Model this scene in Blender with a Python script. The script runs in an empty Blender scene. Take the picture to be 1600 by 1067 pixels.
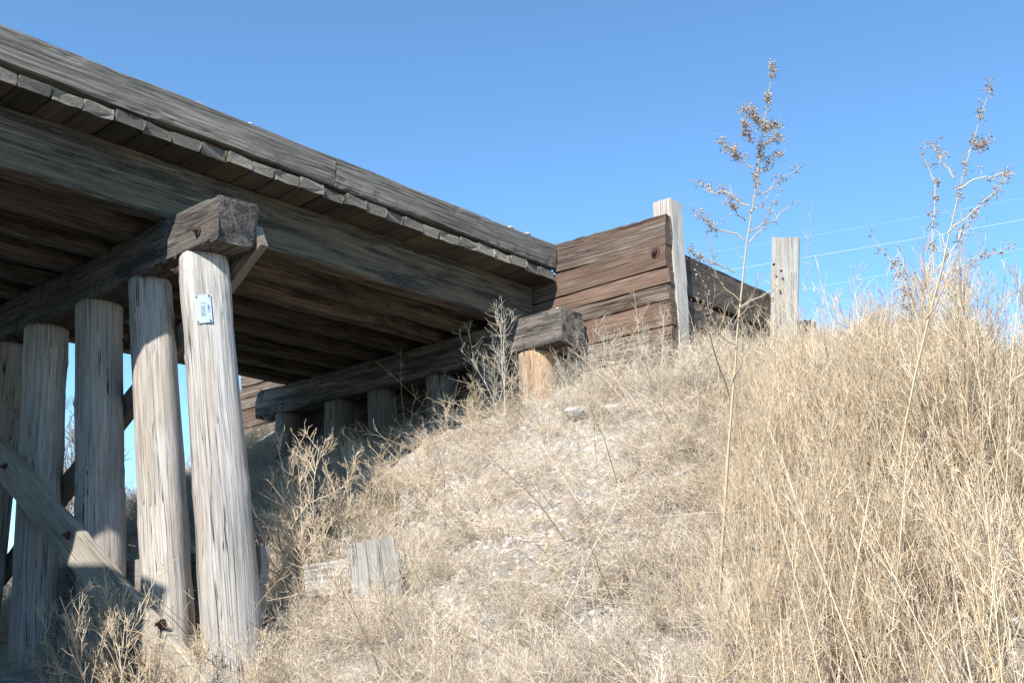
import bpy, math, random
import numpy as np
from mathutils import Matrix, Vector

# ------------------------------------------------------------------ camera
# World axes: x along the bridge (towards the abutment in view), y across it
# (towards the far side), z up.  The eye is at z = 0, lowland at -1.55.
FPX = 1617.0
YAW, PITCH, ROLL = 0.7346, 0.27317, -0.01552
def cam_matrix():
    s, c = math.sin(YAW), math.cos(YAW)
    m = np.stack([np.array([s, 0, c]), np.array([-c, 0, s]), np.array([0, -1, 0.])], 1)
    cp, sp = math.cos(PITCH), math.sin(PITCH)
    P = np.array([[1, 0, 0], [0, cp, sp], [0, -sp, cp]])
    cr, sr = math.cos(ROLL), math.sin(ROLL)
    Q = np.array([[cr, -sr, 0], [sr, cr, 0], [0, 0, 1]])
    return Q @ P @ m
CM = cam_matrix()
scene = bpy.context.scene
cam_d = bpy.data.cameras.new('camera'); cam = bpy.data.objects.new('camera', cam_d)
scene.collection.objects.link(cam)
cam_d.sensor_width = 36; cam_d.lens = FPX / 1600 * 36; cam_d.clip_end = 6000; cam_d.clip_start = 0.05
rot = np.stack([CM[0], -CM[1], -CM[2]], 1)
cam.matrix_world = Matrix(rot.tolist()).to_4x4()
scene.camera = cam

# ------------------------------------------------------------------ light
SUN = Vector((-0.725, -0.254, 0.640)).normalized()
SUN_EL = math.asin(SUN.z); SUN_AZ = math.atan2(SUN.x, SUN.y)
world = bpy.data.worlds.new('World'); scene.world = world; world.use_nodes = True
nt = world.node_tree
sky = nt.nodes.new('ShaderNodeTexSky'); sky.sky_type = 'NISHITA'; sky.sun_disc = False
sky.sun_elevation = SUN_EL; sky.sun_rotation = SUN_AZ % (2 * math.pi)
sky.altitude = 1500; sky.air_density = 1.0; sky.dust_density = 0.0; sky.ozone_density = 3.0
tint = nt.nodes.new('ShaderNodeMix'); tint.data_type = 'RGBA'; tint.blend_type = 'MULTIPLY'; tint.inputs[0].default_value = 1
tint.inputs[7].default_value = (.76, 1.0, 1.05, 1)      # deeper, cleaner blue of dry air, the same in every direction
nt.links.new(sky.outputs[0], tint.inputs[6]); nt.links.new(tint.outputs[2], nt.nodes['Background'].inputs[0])
nt.nodes['Background'].inputs[1].default_value = 0.15
sun_d = bpy.data.lights.new('sun', 'SUN'); sun_d.energy = 4.4; sun_d.angle = math.radians(0.53)
sun_d.color = (1, 0.975, 0.94)
sun = bpy.data.objects.new('sun', sun_d); scene.collection.objects.link(sun)
sun.rotation_euler = (-SUN).to_track_quat('-Z', 'Y').to_euler(); sun.location = (-20, -10, 25)
scene.view_settings.view_transform = 'Standard'; scene.view_settings.look = 'None'
scene.view_settings.exposure = 0.85; scene.view_settings.gamma = 1
scene.render.engine = 'CYCLES'
scene.cycles.max_bounces = 3; scene.cycles.diffuse_bounces = 2; scene.cycles.glossy_bounces = 2
scene.render.resolution_x, scene.render.resolution_y = 1024, 682

# ------------------------------------------------------------------ helpers
COL = scene.collection
WM = {}
def ray(px, py):
    return CM.T @ np.array([(px - 800) / FPX, (py - 533.5) / FPX, 1.])
def onx(p, x): d = ray(*p); return d * x / d[0]
def ony(p, y): d = ray(*p); return d * y / d[1]
def onz(p, z): d = ray(*p); return d * z / d[2]
def at_depth(p, dep): return ray(*p) * dep

def setw(o, M, parent=None):
    if parent is not None:
        o.parent = parent; o.matrix_basis = WM[parent.name].inverted() @ M
    else:
        o.matrix_basis = M
    WM[o.name] = M
    return o
def tag(o, label=None, cat=None, group=None, kind=None):
    if label: o['label'] = label
    if cat: o['category'] = cat
    if group: o['group'] = group
    if kind: o['kind'] = kind
    return o
def empty(name, loc, label, cat, group=None):
    o = bpy.data.objects.new(name, None); COL.objects.link(o); o.empty_display_size = .2
    setw(o, Matrix.Translation(loc)); return tag(o, label, cat, group)
def mesh(name, v, f, mat, smooth=False):
    me = bpy.data.meshes.new(name)
    if isinstance(f, np.ndarray):
        n = f.shape[1]
        me.vertices.add(len(v)); me.vertices.foreach_set('co', np.asarray(v, np.float32).ravel())
        me.loops.add(f.size); me.loops.foreach_set('vertex_index', f.astype(np.int32).ravel())
        me.polygons.add(len(f)); me.polygons.foreach_set('loop_start', np.arange(0, f.size, n, dtype=np.int32))
        me.update(calc_edges=True); me.validate()
    else:
        me.from_pydata([tuple(map(float, p)) for p in v], [], f); me.update()
    me.materials.append(mat)
    if smooth: me.polygons.foreach_set('use_smooth', [True] * len(me.polygons))
    return me
def obj(name, me, M=None, parent=None):
    o = bpy.data.objects.new(name, me); COL.objects.link(o)
    return setw(o, M if M is not None else Matrix(), parent)
def frame(p0, p1, up=(0, 0, 1)):
    """matrix whose local x runs p0->p1, origin at the middle, local z near up"""
    p0, p1 = Vector(p0), Vector(p1); x = (p1 - p0).normalized(); u = Vector(up)
    y = u.cross(x).normalized(); z = x.cross(y)
    m = Matrix((x, y, z)).transposed().to_4x4(); m.translation = (p0 + p1) / 2
    return m, (p1 - p0).length
def smooth_noise(rng, n, k):
    k = max(k, 2)
    return np.interp(np.linspace(0, k - 1, n), np.arange(k), rng.normal(0, 1, k))

def beam_mesh(name, L, w, h, mat, seed=0, segs=14, wear=.006, chip=.0, bow=0., ragged=.0):
    """hewn timber, length on local x, w on y, h on z; worn edges, slightly uneven faces"""
    rng = np.random.default_rng(seed)
    c = .035 * min(w, h) + .004
    prof = []
    for sx, sz in ((1, 1), (-1, 1), (-1, -1), (1, -1)):
        a = (sx * (w / 2), sz * (h / 2 - c)); b = (sx * (w / 2 - c), sz * h / 2)
        prof += ([a, b] if sx * sz > 0 else [b, a])
        nx = {(1, 1): (0, h / 2), (-1, 1): (-w / 2, 0), (-1, -1): (0, -h / 2), (1, -1): (w / 2, 0)}[(sx, sz)]
        prof.append(nx)
    prof = np.array(prof); n = len(prof)
    xs = np.linspace(-L / 2, L / 2, segs + 1)
    V = np.zeros((segs + 1, n, 3)); V[:, :, 0] = xs[:, None]
    r = prof / (np.abs(prof).max(0)[None])
    for j in range(n):
        d = wear * smooth_noise(rng, segs + 1, max(3, int(L / .35)))
        if chip and j % 3 != 2:
            ch = rng.random(segs + 1); d -= np.where(ch > .78, chip * (ch - .78) / .22, 0)
        V[:, j, 1] = prof[j, 0] + d * r[j, 0]; V[:, j, 2] = prof[j, 1] + d * r[j, 1]
    if bow: V[:, :, 2] += (bow * (1 - (xs / (L / 2)) ** 2))[:, None]
    if ragged:
        V[0, :, 0] += rng.normal(0, ragged, n); V[-1, :, 0] += rng.normal(0, ragged, n)
    V = V.reshape(-1, 3)
    F = []
    for i in range(segs):
        for j in range(n):
            k = (j + 1) % n
            F.append((i * n + j, i * n + k, (i + 1) * n + k, (i + 1) * n + j))
    F.append(tuple(range(n - 1, -1, -1))); F.append(tuple(segs * n + j for j in range(n)))
    return mesh(name, V, [tuple(reversed(q)) for q in F], mat)
def beam(name, p0, p1, w, h, mat, parent=None, up=(0, 0, 1), **kw):
    M, L = frame(p0, p1, up)
    return obj(name, beam_mesh(name, L, w, h, mat, **kw), M, parent)

def pile_mesh(name, L, r0, r1, mat, seed=0, na=128, nl=70, cracks=9):
    """round pile along local x (from -L/2 = top to +L/2 = bottom) with drying checks and bumps"""
    rng = np.random.default_rng(seed)
    th = np.linspace(0, 2 * np.pi, na, endpoint=False); xs = np.linspace(-L / 2, L / 2, nl + 1)
    T, X = np.meshgrid(th, xs); t = (X + L / 2) / L
    Rr = r0 + (r1 - r0) * t
    for k in range(7):
        m = rng.integers(1, 6); Rr = Rr + .0035 * np.sin(m * T + rng.uniform(0, 6.3) + rng.uniform(-2, 2) * X) * rng.uniform(.3, 1.1)
    Rr = Rr + .003 * smooth_noise(rng, nl + 1, 14)[:, None]
    for k in range(cracks):
        a0 = rng.uniform(0, 2 * np.pi); ln = rng.uniform(.4, 1.3); c0 = rng.uniform(0, 1)
        wob = .05 * smooth_noise(rng, nl + 1, 8) + a0
        dth = (T - wob[:, None] + np.pi) % (2 * np.pi) - np.pi
        w = rng.uniform(.028, .04)
        Rr = Rr - rng.uniform(.006, .014) * np.exp(-(dth / w) ** 2) * np.clip(1.2 - np.abs(t - c0) / ln * 1.6, 0, 1)
    for k in range(3):      # swollen rings
        x0 = rng.uniform(-L / 2, L / 2); Rr = Rr + rng.uniform(.003, .009) * np.exp(-((X - x0 - .03 * np.sin(T + k)) / .035) ** 2) * (.6 + .4 * np.sin(T * 2 + k))
    for k in range(4):      # knots
        a0 = rng.uniform(0, 2 * np.pi); x0 = rng.uniform(-L / 2, L / 2)
        dth = (T - a0 + np.pi) % (2 * np.pi) - np.pi
        Rr = Rr + .012 * np.exp(-((dth * r0) ** 2 + (X - x0) ** 2) / .045 ** 2)
    V = np.stack([X, Rr * np.cos(T), Rr * np.sin(T)], -1).reshape(-1, 3)
    F = []
    for i in range(nl):
        for j in range(na):
            k = (j + 1) % na
            F.append((i * na + j, i * na + k, (i + 1) * na + k, (i + 1) * na + j))
    F = [tuple(reversed(q)) for q in F]
    F.append(tuple(range(na))); F.append(tuple(nl * na + j for j in range(na - 1, -1, -1)))
    me = mesh(name, V, F, mat); sm = [True] * (len(F) - 2) + [False] * 2
    me.polygons.foreach_set('use_smooth', sm)
    return me
def pile(p_top, p_bot, r0, r1, mat, parent, seed, name='pile', **kw):
    M, L = frame(p_top, p_bot, (0, 1, 0))
    return obj(name, pile_mesh(name, L, r0, r1, mat, seed, **kw), M, parent)

def bolt_mesh(name, mat, r=.022, washer=.035):
    """square nut on a round washer, axis local z"""
    V, F = [], []
    def prism(rad, z0, z1, n, ph=0):
        b = len(V)
        for z in (z0, z1):
            for i in range(n):
                a = 2 * math.pi * i / n + ph; V.append((rad * math.cos(a), rad * math.sin(a), z))
        for i in range(n): F.append((b + i, b + (i + 1) % n, b + n + (i + 1) % n, b + n + i))
        F.append(tuple(b + n + i for i in range(n))); F.append(tuple(b + n - 1 - i for i in range(n)))
    prism(washer, -.012, .006, 14); prism(r, .0061, .026, 4, .3); prism(r * .55, .0261, .045, 8)
    return mesh(name, V, F, mat)
def bolt_at(me, p, n, parent):
    n = Vector(n).normalized(); q = n.to_track_quat('Z', 'Y')
    return obj('bolt', me, Matrix.Translation(p) @ q.to_matrix().to_4x4(), parent)

# ------------------------------------------------------------------ materials
def newmat(name):
    m = bpy.data.materials.new(name); m.use_nodes = True
    n = m.node_tree; n.nodes.clear()
    out = n.nodes.new('ShaderNodeOutputMaterial'); b = n.nodes.new('ShaderNodeBsdfPrincipled')
    n.links.new(b.outputs[0], out.inputs[0]); b.inputs['Roughness'].default_value = .85
    b.inputs['Specular IOR Level'].default_value = .25
    return m, n, b
class NB:
    def __init__(s, n): s.n = n
    def node(s, t, **kw):
        x = s.n.nodes.new(t)
        for k, v in kw.items(): setattr(x, k, v)
        return x
    def link(s, a, b): s.n.links.new(a, b)
    def val(s, sock, v):
        if hasattr(v, 'is_output') or isinstance(v, bpy.types.NodeSocket): s.link(v, sock)
        else: sock.default_value = v
    def vmath(s, op, a, b=None):
        x = s.node('ShaderNodeVectorMath', operation=op); s.val(x.inputs[0], a)
        if b is not None: s.val(x.inputs[1], b)
        return x.outputs[0]
    def math(s, op, a, b=None, clamp=False):
        x = s.node('ShaderNodeMath', operation=op, use_clamp=clamp); s.val(x.inputs[0], a)
        if b is not None: s.val(x.inputs[1], b)
        return x.outputs[0]
    def noise(s, vec, scale, detail=3, rough=.55, dist=0):
        x = s.node('ShaderNodeTexNoise'); s.val(x.inputs['Vector'], vec); x.inputs['Scale'].default_value = scale
        x.inputs['Detail'].default_value = detail; x.inputs['Roughness'].default_value = rough
        x.inputs['Distortion'].default_value = dist
        return x.outputs['Fac']
    def ramp(s, fac, stops, interp='LINEAR'):
        x = s.node('ShaderNodeValToRGB'); s.val(x.inputs[0], fac); r = x.color_ramp; r.interpolation = interp
        while len(r.elements) < len(stops): r.elements.new(.5)
        for e, (p, c) in zip(r.elements, stops):
            e.position = p; e.color = (c, c, c, 1) if isinstance(c, (int, float)) else (*c, 1)
        return x.outputs[0]
    def mix(s, fac, a, b, mode='MIX'):
        x = s.node('ShaderNodeMix', data_type='RGBA', blend_type=mode)
        s.val(x.inputs['Factor'], fac)
        for sock, v in ((x.inputs[6], a), (x.inputs[7], b)):
            s.val(sock, (*v, 1) if isinstance(v, tuple) and len(v) == 3 else v)
        return x.outputs[2]

def wood(name, light, mid, dark, crack=.5, char=0., stain=None, stain_amt=.4, grain=1.0, bump=.5, contrast=1.0, ends=None, vary=.22, tones=(.78, 1.16)):
    """weathered timber: grain on local x, checks, patches of tone, optional char and stain"""
    m, n, b = newmat(name); N = NB(n)
    tc = N.node('ShaderNodeTexCoord'); oi = N.node('ShaderNodeObjectInfo')
    off = N.vmath('MULTIPLY', N.node('ShaderNodeCombineXYZ').outputs[0], (1, 1, 1))
    cx = N.node('ShaderNodeCombineXYZ')
    for i, k in enumerate((37., 11.3, 23.7)): N.link(N.math('MULTIPLY', oi.outputs['Random'], k), cx.inputs[i])
    p = N.vmath('ADD', tc.outputs['Object'], cx.outputs[0])
    # grain swings round knots: bend across with a slow noise
    slow = N.node('ShaderNodeTexNoise'); N.link(N.vmath('MULTIPLY', p, (.8, 3, 3)), slow.inputs['Vector']); slow.inputs['Scale'].default_value = 1
    bend = N.vmath('MULTIPLY', N.vmath('SUBTRACT', slow.outputs['Color'], (.5, .5, .5)), (0, .05, .05))
    g = N.vmath('ADD', p, bend)
    fine = N.noise(N.vmath('MULTIPLY', g, (2.6 * grain, 130 * grain, 130 * grain)), 1, 4, .6)
    med = N.noise(N.vmath('MULTIPLY', g, (1.1, 62, 62)), 1, 4, .66)
    patch = N.noise(N.vmath('MULTIPLY', p, (.9, 3.2, 3.2)), 1, 4, .6)
    tone = N.math('ADD', N.math('MULTIPLY', med, .56), N.math('MULTIPLY', fine, .44))
    col = N.ramp(tone, [(.5 - .2 / contrast, dark), (.5, mid), (.5 + .17 / contrast, light)])
    pv = N.ramp(patch, [(.3, (.68, .68, .68)), (.52, (1, 1, 1)), (.75, (1.2, 1.18, 1.16))])
    col = N.mix(1.0, col, pv, 'MULTIPLY')
    if stain:
        st = N.noise(N.vmath('MULTIPLY', p, (.7, 6, 6)), 1, 3, .6)
        col = N.mix(N.math('MULTIPLY', N.ramp(N.math('ADD', st, N.math('MULTIPLY', N.math('SUBTRACT', N.math('FRACT', N.math('MULTIPLY', oi.outputs['Random'], 3.17)), .5), vary)), [(.47, 0.), (.63, 1.)]), stain_amt), col, stain)
    if ends:   # weathered end grain, with rings; deck_wood ends also lightened for raking sun
        nx_ = N.node('ShaderNodeSeparateXYZ'); N.link(tc.outputs['Normal'], nx_.inputs[0])
        em = N.ramp(N.math('ABSOLUTE', nx_.outputs[0]), [(.6, 0.), (.8, 1.)])
        en = N.noise(N.vmath('MULTIPLY', p, (3, 26, 26)), 1, 5, .7, 1.5)
        col = N.mix(em, col, N.ramp(en, [(.3, tuple(q * .18 for q in ends)), (.46, tuple(q * .6 for q in ends)), (.62, ends), (.75, tuple(min(1, q * 1.35) for q in ends))]))
    # checks: thin dark slits along the grain
    ck = N.noise(N.vmath('MULTIPLY', g, (.3, 27, 27)), 1, 2, .5)
    slit = N.math('ABSOLUTE', N.math('SUBTRACT', ck, .5))
    slitm = N.ramp(slit, [(0., 1.), (.007, .8), (.017, 0.)])
    gate = N.ramp(N.noise(N.vmath('MULTIPLY', p, (.9, 5, 5)), 1, 2), [(.42, 0.), (.56, 1.)])
    slitf = N.math('MULTIPLY', N.math('MULTIPLY', slitm, gate), crack)
    col = N.mix(slitf, col, (.018, .014, .012))
    h = N.math('SUBTRACT', N.math('ADD', N.math('MULTIPLY', fine, .5), N.math('MULTIPLY', med, .8)), N.math('MULTIPLY', slitf, .9))
    if char:
        cn = N.noise(N.vmath('MULTIPLY', g, (1.3, 10, 10)), 1, 6, .68)
        cm = N.math('MULTIPLY', N.ramp(cn, [(.47, 0.), (.6, 1.)]), char)
        vo = N.node('ShaderNodeTexVoronoi', feature='DISTANCE_TO_EDGE')
        N.link(N.vmath('MULTIPLY', g, (18, 42, 42)), vo.inputs['Vector']); vo.inputs['Scale'].default_value = 1
        vd = N.ramp(vo.outputs['Distance'], [(0., 0.), (.12, 1.)])
        col = N.mix(cm, col, N.mix(vd, (.012, .011, .011), (.06, .054, .05)))
        h = N.math('ADD', h, N.math('MULTIPLY', N.math('MULTIPLY', vd, cm), .7))
    # per-piece tone
    pt = N.ramp(N.math('FRACT', N.math('MULTIPLY', oi.outputs['Random'], 7.31)), [(0., (tones[0], tones[0] * .97, tones[0] * .92)), (.5, (1, .97, .92)), (1., (tones[1], tones[1] * .96, tones[1] * .9))])
    col = N.mix(1.0, col, pt, 'MULTIPLY')
    N.link(col, b.inputs['Base Color'])
    bp = N.node('ShaderNodeBump'); bp.inputs['Strength'].default_value = bump; bp.inputs['Distance'].default_value = .012
    N.link(h, bp.inputs['Height']); N.link(bp.outputs[0], b.inputs['Normal'])
    b.inputs['Roughness'].default_value = .9
    return m

M_PILE = wood('pile_wood', (.57, .545, .515), (.43, .405, .38), (.2, .18, .162), crack=1., stain=(.32, .22, .145), stain_amt=.35, contrast=1.3, vary=.08, tones=(.9, 1.05))
M_CUT = wood('cut_pile_wood', (.54, .38, .25), (.42, .28, .175), (.22, .14, .085), crack=1., contrast=1.3, stain=(.4, .36, .31), stain_amt=.6)
M_PILED = wood('dark_pile_wood', (.26, .24, .215), (.17, .155, .138), (.06, .053, .047), crack=.9)  # creosote tone, with the under-deck shade darkened into the colour
M_CAP = wood('cap_wood', (.27, .245, .222), (.15, .13, .115), (.045, .039, .035), crack=1., char=.8, bump=1., contrast=1.2, ends=(.22, .2, .18))
M_CURB = wood('curb_wood', (.40, .37, .335), (.22, .195, .172), (.05, .043, .038), crack=1., contrast=1.35, bump=.8)
M_PLANK = wood('deck_wood', (.16, .145, .12), (.088, .08, .064), (.03, .026, .02), crack=.6, char=.3, stain=(.12, .095, .045), stain_amt=.6, bump=.8, ends=(.38, .345, .295), tones=(.5, 1.35))  # faces darkened for deck shade, ends lightened for raking sun, over real weathering
M_STR = wood('stringer_wood', (.26, .225, .175), (.135, .115, .09), (.032, .026, .021), crack=.9, contrast=1.5, char=.95, stain=(.15, .12, .07), stain_amt=.5)
M_WALL = wood('wall_wood', (.34, .29, .24), (.185, .135, .102), (.05, .036, .028), crack=1., stain=(.15, .082, .054), stain_amt=.6, vary=.55, contrast=1.6, char=.25, bump=.7)
M_WALL2 = wood('dark_wall_wood', (.17, .135, .115), (.10, .078, .066), (.035, .028, .025), crack=.9, char=.5, bump=.7)
M_POST = wood('post_wood', (.55, .53, .50), (.44, .42, .39), (.22, .2, .18), crack=.9, contrast=1.2, stain=(.40, .29, .19), stain_amt=.25)
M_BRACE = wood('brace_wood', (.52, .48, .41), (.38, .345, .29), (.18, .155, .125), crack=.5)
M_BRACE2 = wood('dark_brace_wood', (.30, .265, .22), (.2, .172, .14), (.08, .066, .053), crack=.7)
M_GREY = wood('grey_board_wood', (.44, .42, .385), (.34, .32, .29), (.17, .155, .135), crack=.7)

def plain(name, col, rough=.7, metal=0., var=.25, scale=20):
    m, n, b = newmat(name); N = NB(n); tc = N.node('ShaderNodeTexCoord')
    f = N.noise(tc.outputs['Object'], scale, 4, .6)
    c = N.mix(1., (*col, 1), N.ramp(f, [(.25, 1 - var), (.75, 1 + var)]), 'MULTIPLY'); N.link(c, b.inputs['Base Color'])
    b.inputs['Roughness'].default_value = rough; b.inputs['Metallic'].default_value = metal
    bp = N.node('ShaderNodeBump'); bp.inputs['Strength'].default_value = .4; bp.inputs['Distance'].default_value = .004
    N.link(f, bp.inputs['Height']); N.link(bp.outputs[0], b.inputs['Normal'])
    return m
M_IRON = plain('rusty_iron', (.085, .05, .038), .75, .3, .4, 60)
M_PLATE = plain('galvanised_plate', (.33, .39, .46), .6, 0., .18, 40)
M_STAMP = plain('stamped_lettering', (.21, .26, .32), .6, 0., .1, 40)
M_WIRE = plain('wire_metal', (.50, .55, .60), .7, 0., .05, 5)
M_HOLE = plain('dark_hole', (.02, .016, .014), .95)
M_ROCK = plain('limestone', (.60, .56, .50), .9, 0, .25, 9)
M_ROCKP = plain('pink_stone', (.58, .43, .36), .9, 0, .2, 12)
M_ROAD = plain('road_gravel', (.42, .38, .33), .95, 0, .3, 12)

def straw(name, cols, vary=.35):
    m, n, b = newmat(name); N = NB(n)
    ge = N.node('ShaderNodeNewGeometry'); oi = N.node('ShaderNodeObjectInfo')
    k = len(cols); c = N.ramp(ge.outputs['Random Per Island'], [(i / (k - 1), q) for i, q in enumerate(cols)])
    t = N.ramp(oi.outputs['Random'], [(0., 1 - vary), (1., 1 + vary * .4)])
    c = N.mix(1., c, t, 'MULTIPLY'); N.link(c, b.inputs['Base Color'])
    b.inputs['Roughness'].default_value = .75; b.inputs['Specular IOR Level'].default_value = .3
    return m
M_BRUSH = straw('dry_brush', [(.74, .60, .43), (.82, .70, .55), (.64, .50, .35), (.78, .65, .48), (.36, .27, .19), (.85, .75, .61)], .36)
M_STALK = straw('dry_stalks', [(.74, .57, .36), (.82, .68, .48), (.66, .47, .27), (.42, .30, .2), (.80, .66, .47)], .35)
M_GOLD = straw('golden_stem', [(.62, .47, .27), (.68, .54, .34), (.55, .41, .24)], .15)
M_SHRUB = straw('orange_twigs', [(.70, .53, .34), (.78, .63, .44), (.58, .42, .26), (.76, .64, .48)], .12)
M_DARKT = straw('grey_twigs', [(.30, .25, .21), (.40, .34, .28), (.24, .2, .17)], .2)
M_SEED = straw('seed_heads', [(.42, .31, .2), (.54, .42, .29), (.3, .22, .15), (.62, .51, .38)], .1)

def ground_mat():
    m, n, b = newmat('dry_soil'); N = NB(n); ge = N.node('ShaderNodeNewGeometry'); p = ge.outputs['Position']
    a = N.noise(p, .8, 5, .6); c = N.noise(p, 14, 5, .65); d = N.noise(p, 90, 3, .6)
    col = N.ramp(a, [(.3, (.26, .22, .175)), (.5, (.38, .335, .28)), (.7, (.50, .46, .40))])
    col = N.mix(1., col, N.ramp(c, [(.3, .6), (.55, 1.), (.75, 1.15)]), 'MULTIPLY')
    col = N.mix(1., col, N.ramp(d, [(.3, .75), (.6, 1.1)]), 'MULTIPLY')
    N.link(col, b.inputs['Base Color']); b.inputs['Roughness'].default_value = .95
    bp = N.node('ShaderNodeBump'); bp.inputs['Distance'].default_value = .03; bp.inputs['Strength'].default_value = .8
    N.link(N.math('ADD', c, N.math('MULTIPLY', d, .4)), bp.inputs['Height']); N.link(bp.outputs[0], b.inputs['Normal'])
    return m
M_SOIL = ground_mat()

# ------------------------------------------------------------------ terrain
XC, YC = 3.83, 8.69           # centre of the bridge
def smin(a, b, k):
    h = np.clip(.5 + .5 * (b - a) / k, 0, 1); return b * (1 - h) + a * h - k * h * (1 - h)
def smax(a, b, k): return -smin(-a, -b, k)
_rng = np.random.default_rng(5)
_wv = [(_rng.uniform(-1, 1, 2), _rng.uniform(0, 6.3), w, a) for w, a in ((.9, .07), (1.3, .05), (2.1, .035), (3.3, .02), (5.2, .014), (8, .009), (11, .006)) for _ in (0, 1)]
def ground_z(x, y):
    x = np.asarray(x, float); y = np.asarray(y, float)
    yf = np.where(y > YC, 2 * YC - y, y)
    side = 2.5 + .15 * np.clip(x - 8, -20, 5) + .55 * (yf - 5.1)
    e1 = smin(2.05 + .68 * (x - 7.45), side, .8)
    x2 = 2 * XC - x
    side2 = 2.2 + .15 * np.clip(x2 - 8, -20, 5) + 1.15 * (yf - 5.1)
    e2 = smin(1.7 + 1.9 * (x2 - 7.6), side2, .5)
    e = np.minimum(np.maximum(e1, e2), 3.42)
    z = smax(e, -1.55 + 0 * x, .5)
    for d, ph, w, a in _wv: z = z + a * np.sin(w * (d[0] * x + d[1] * y) * 1.6 + ph)
    return z
def hit(p, dmax=60):
    d = ray(*p); d = d / np.linalg.norm(d); t = np.arange(1.5, dmax, .01); P = d[None] * t[:, None]
    g = ground_z(P[:, 0], P[:, 1]); below = P[:, 2] < g
    return P[np.argmax(below)] if below.any() else None
def axis_pts(c, near, step, far):
    a = list(np.arange(0, near, step)); s = step
    while a[-1] < far: s *= 1.25; a.append(a[-1] + s)
    a = np.array(a); return np.concatenate([c - a[::-1], c + a[1:]])
gx = axis_pts(6, 8, .14, 2500); gy = axis_pts(6.5, 8, .14, 2500)
GX, GY = np.meshgrid(gx, gy, indexing='ij'); GZ = ground_z(GX, GY)
nx, ny = GX.shape; idx = np.arange(nx * ny).reshape(nx, ny)
gf = np.stack([idx[:-1, :-1], idx[1:, :-1], idx[1:, 1:], idx[:-1, 1:]], -1).reshape(-1, 4)
g = obj('ground', mesh('ground', np.stack([GX, GY, GZ], -1).reshape(-1, 3), gf, M_SOIL, True)); tag(g, kind='structure')
def road(x0, x1, y0=5.46, y1=11.92):
    n = 24; xs = np.linspace(x0, x1, n); V = []; F = []
    for x in xs:
        for y, z in ((y0, 2.2), (y0, 3.5), (YC, 3.58), (y1, 3.5), (y1, 2.2)): V.append((x, y, z))
    for i in range(n - 1):
        for j in range(4): F.append((i * 5 + j, i * 5 + j + 1, i * 5 + j + 6, i * 5 + j + 5))
    F.append((0, 1, 2, 3, 4)); b = (n - 1) * 5; F.append((b + 4, b + 3, b + 2, b + 1, b))
    return tag(obj('road', mesh('road', V, F, M_ROAD)), kind='structure')
road(8.06, 90); road(-90, -.42)

# ------------------------------------------------------------------ the bridge
br = empty('trestle_bridge', (XC, YC, -.6), 'old weathered timber trestle bridge on round piles above the dry slope', 'bridge')
ZC0, ZC1, ZS, ZD = 2.69, 3.05, 3.503, 3.605
BOLT = bolt_mesh('bolt', M_IRON)
X0, X1 = -.21, 7.87
# caps
cap_y0, cap_y1 = 6.11, 11.25
for i, (xc, w) in enumerate(((3.83, .33), (7.66, .35), (0., .35))):
    c = beam('cap', (xc, cap_y0, (ZC0 + ZC1) / 2), (xc, cap_y1, (ZC0 + ZC1) / 2 - .001), w, ZC1 - ZC0 - .004, M_CAP, br, seed=20 + i, segs=110, wear=.006, chip=(.04 if i == 0 else .02), ragged=.01)
    if i == 0:
        bolt_at(BOLT, onx((309, 362), xc - w / 2 - .004), (-1, 0, 0), c)
# stringers (each span its own)
sy = [6.88 + .53 * k for k in range(8)]
for k, y in enumerate(sy):
    if k in (0, 7):
        beam('stringer', (X0 + .02, y, (ZC1 + ZS) / 2), (X1 - .02, y, (ZC1 + ZS) / 2), .17, ZS - ZC1 - .002, M_STR, br, seed=40 + k, segs=56, wear=.004, chip=.008)
        continue
    beam('stringer', (XC + .002, y, (ZC1 + ZS) / 2), (X1 - .02, y, (ZC1 + ZS) / 2), .17, ZS - ZC1 - .002, M_STR, br, seed=40 + k, segs=30, wear=.004, chip=.008)
    beam('stringer', (X0 + .02, y, (ZC1 + ZS) / 2), (XC - .002, y, (ZC1 + ZS) / 2), .17, ZS - ZC1 - .002, M_STR, br, seed=60 + k, segs=30, wear=.004, chip=.008)
# deck planks
rng = np.random.default_rng(3)
px = X0; k = 0
pl_meshes = [beam_mesh('deck_plank', 4.4, 1, 1, M_PLANK, seed=80 + i, segs=34, wear=.006, chip=.06, ragged=.010) for i in range(8)]
while px < X1 - .05:
    w = min(.2317 + rng.normal(0, .006), X1 - px)
    if X1 - px - w < .08: w = X1 - px
    M, L = frame((px + w / 2, 6.49 + rng.normal(0, .012), (ZS + ZD) / 2), (px + w / 2, 10.89, (ZS + ZD) / 2))
    obj('deck_plank', pl_meshes[k % 8], M @ Matrix.Diagonal((L / 4.4, (w - .006), (ZD - ZS - .004) * rng.uniform(.86, 1.0), 1)), br)
    px += w; k += 1
# curbs on spacer blocks
for side, yc in ((0, 6.655), (1, 10.725)):
    for a, b_, sd in ((X0 - .05, 4.998, 1), (5.008, X1 + .05, 2)):
        beam('curb_timber', (a, yc, 3.787), (b_, yc, 3.783), .30, .268, M_CURB, br, seed=100 + sd + side * 5, segs=46, wear=.0028, chip=.008)
    for xb in np.arange(X0 + .15, X1, 1.02):
        beam('curb_block', (xb - .1, yc + (.05 if yc < YC else -.05), 3.629), (xb + .1, yc + (.05 if yc < YC else -.05), 3.629), .18, .046, M_PLANK, br, seed=int(xb * 10) + 130, segs=4)
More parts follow.
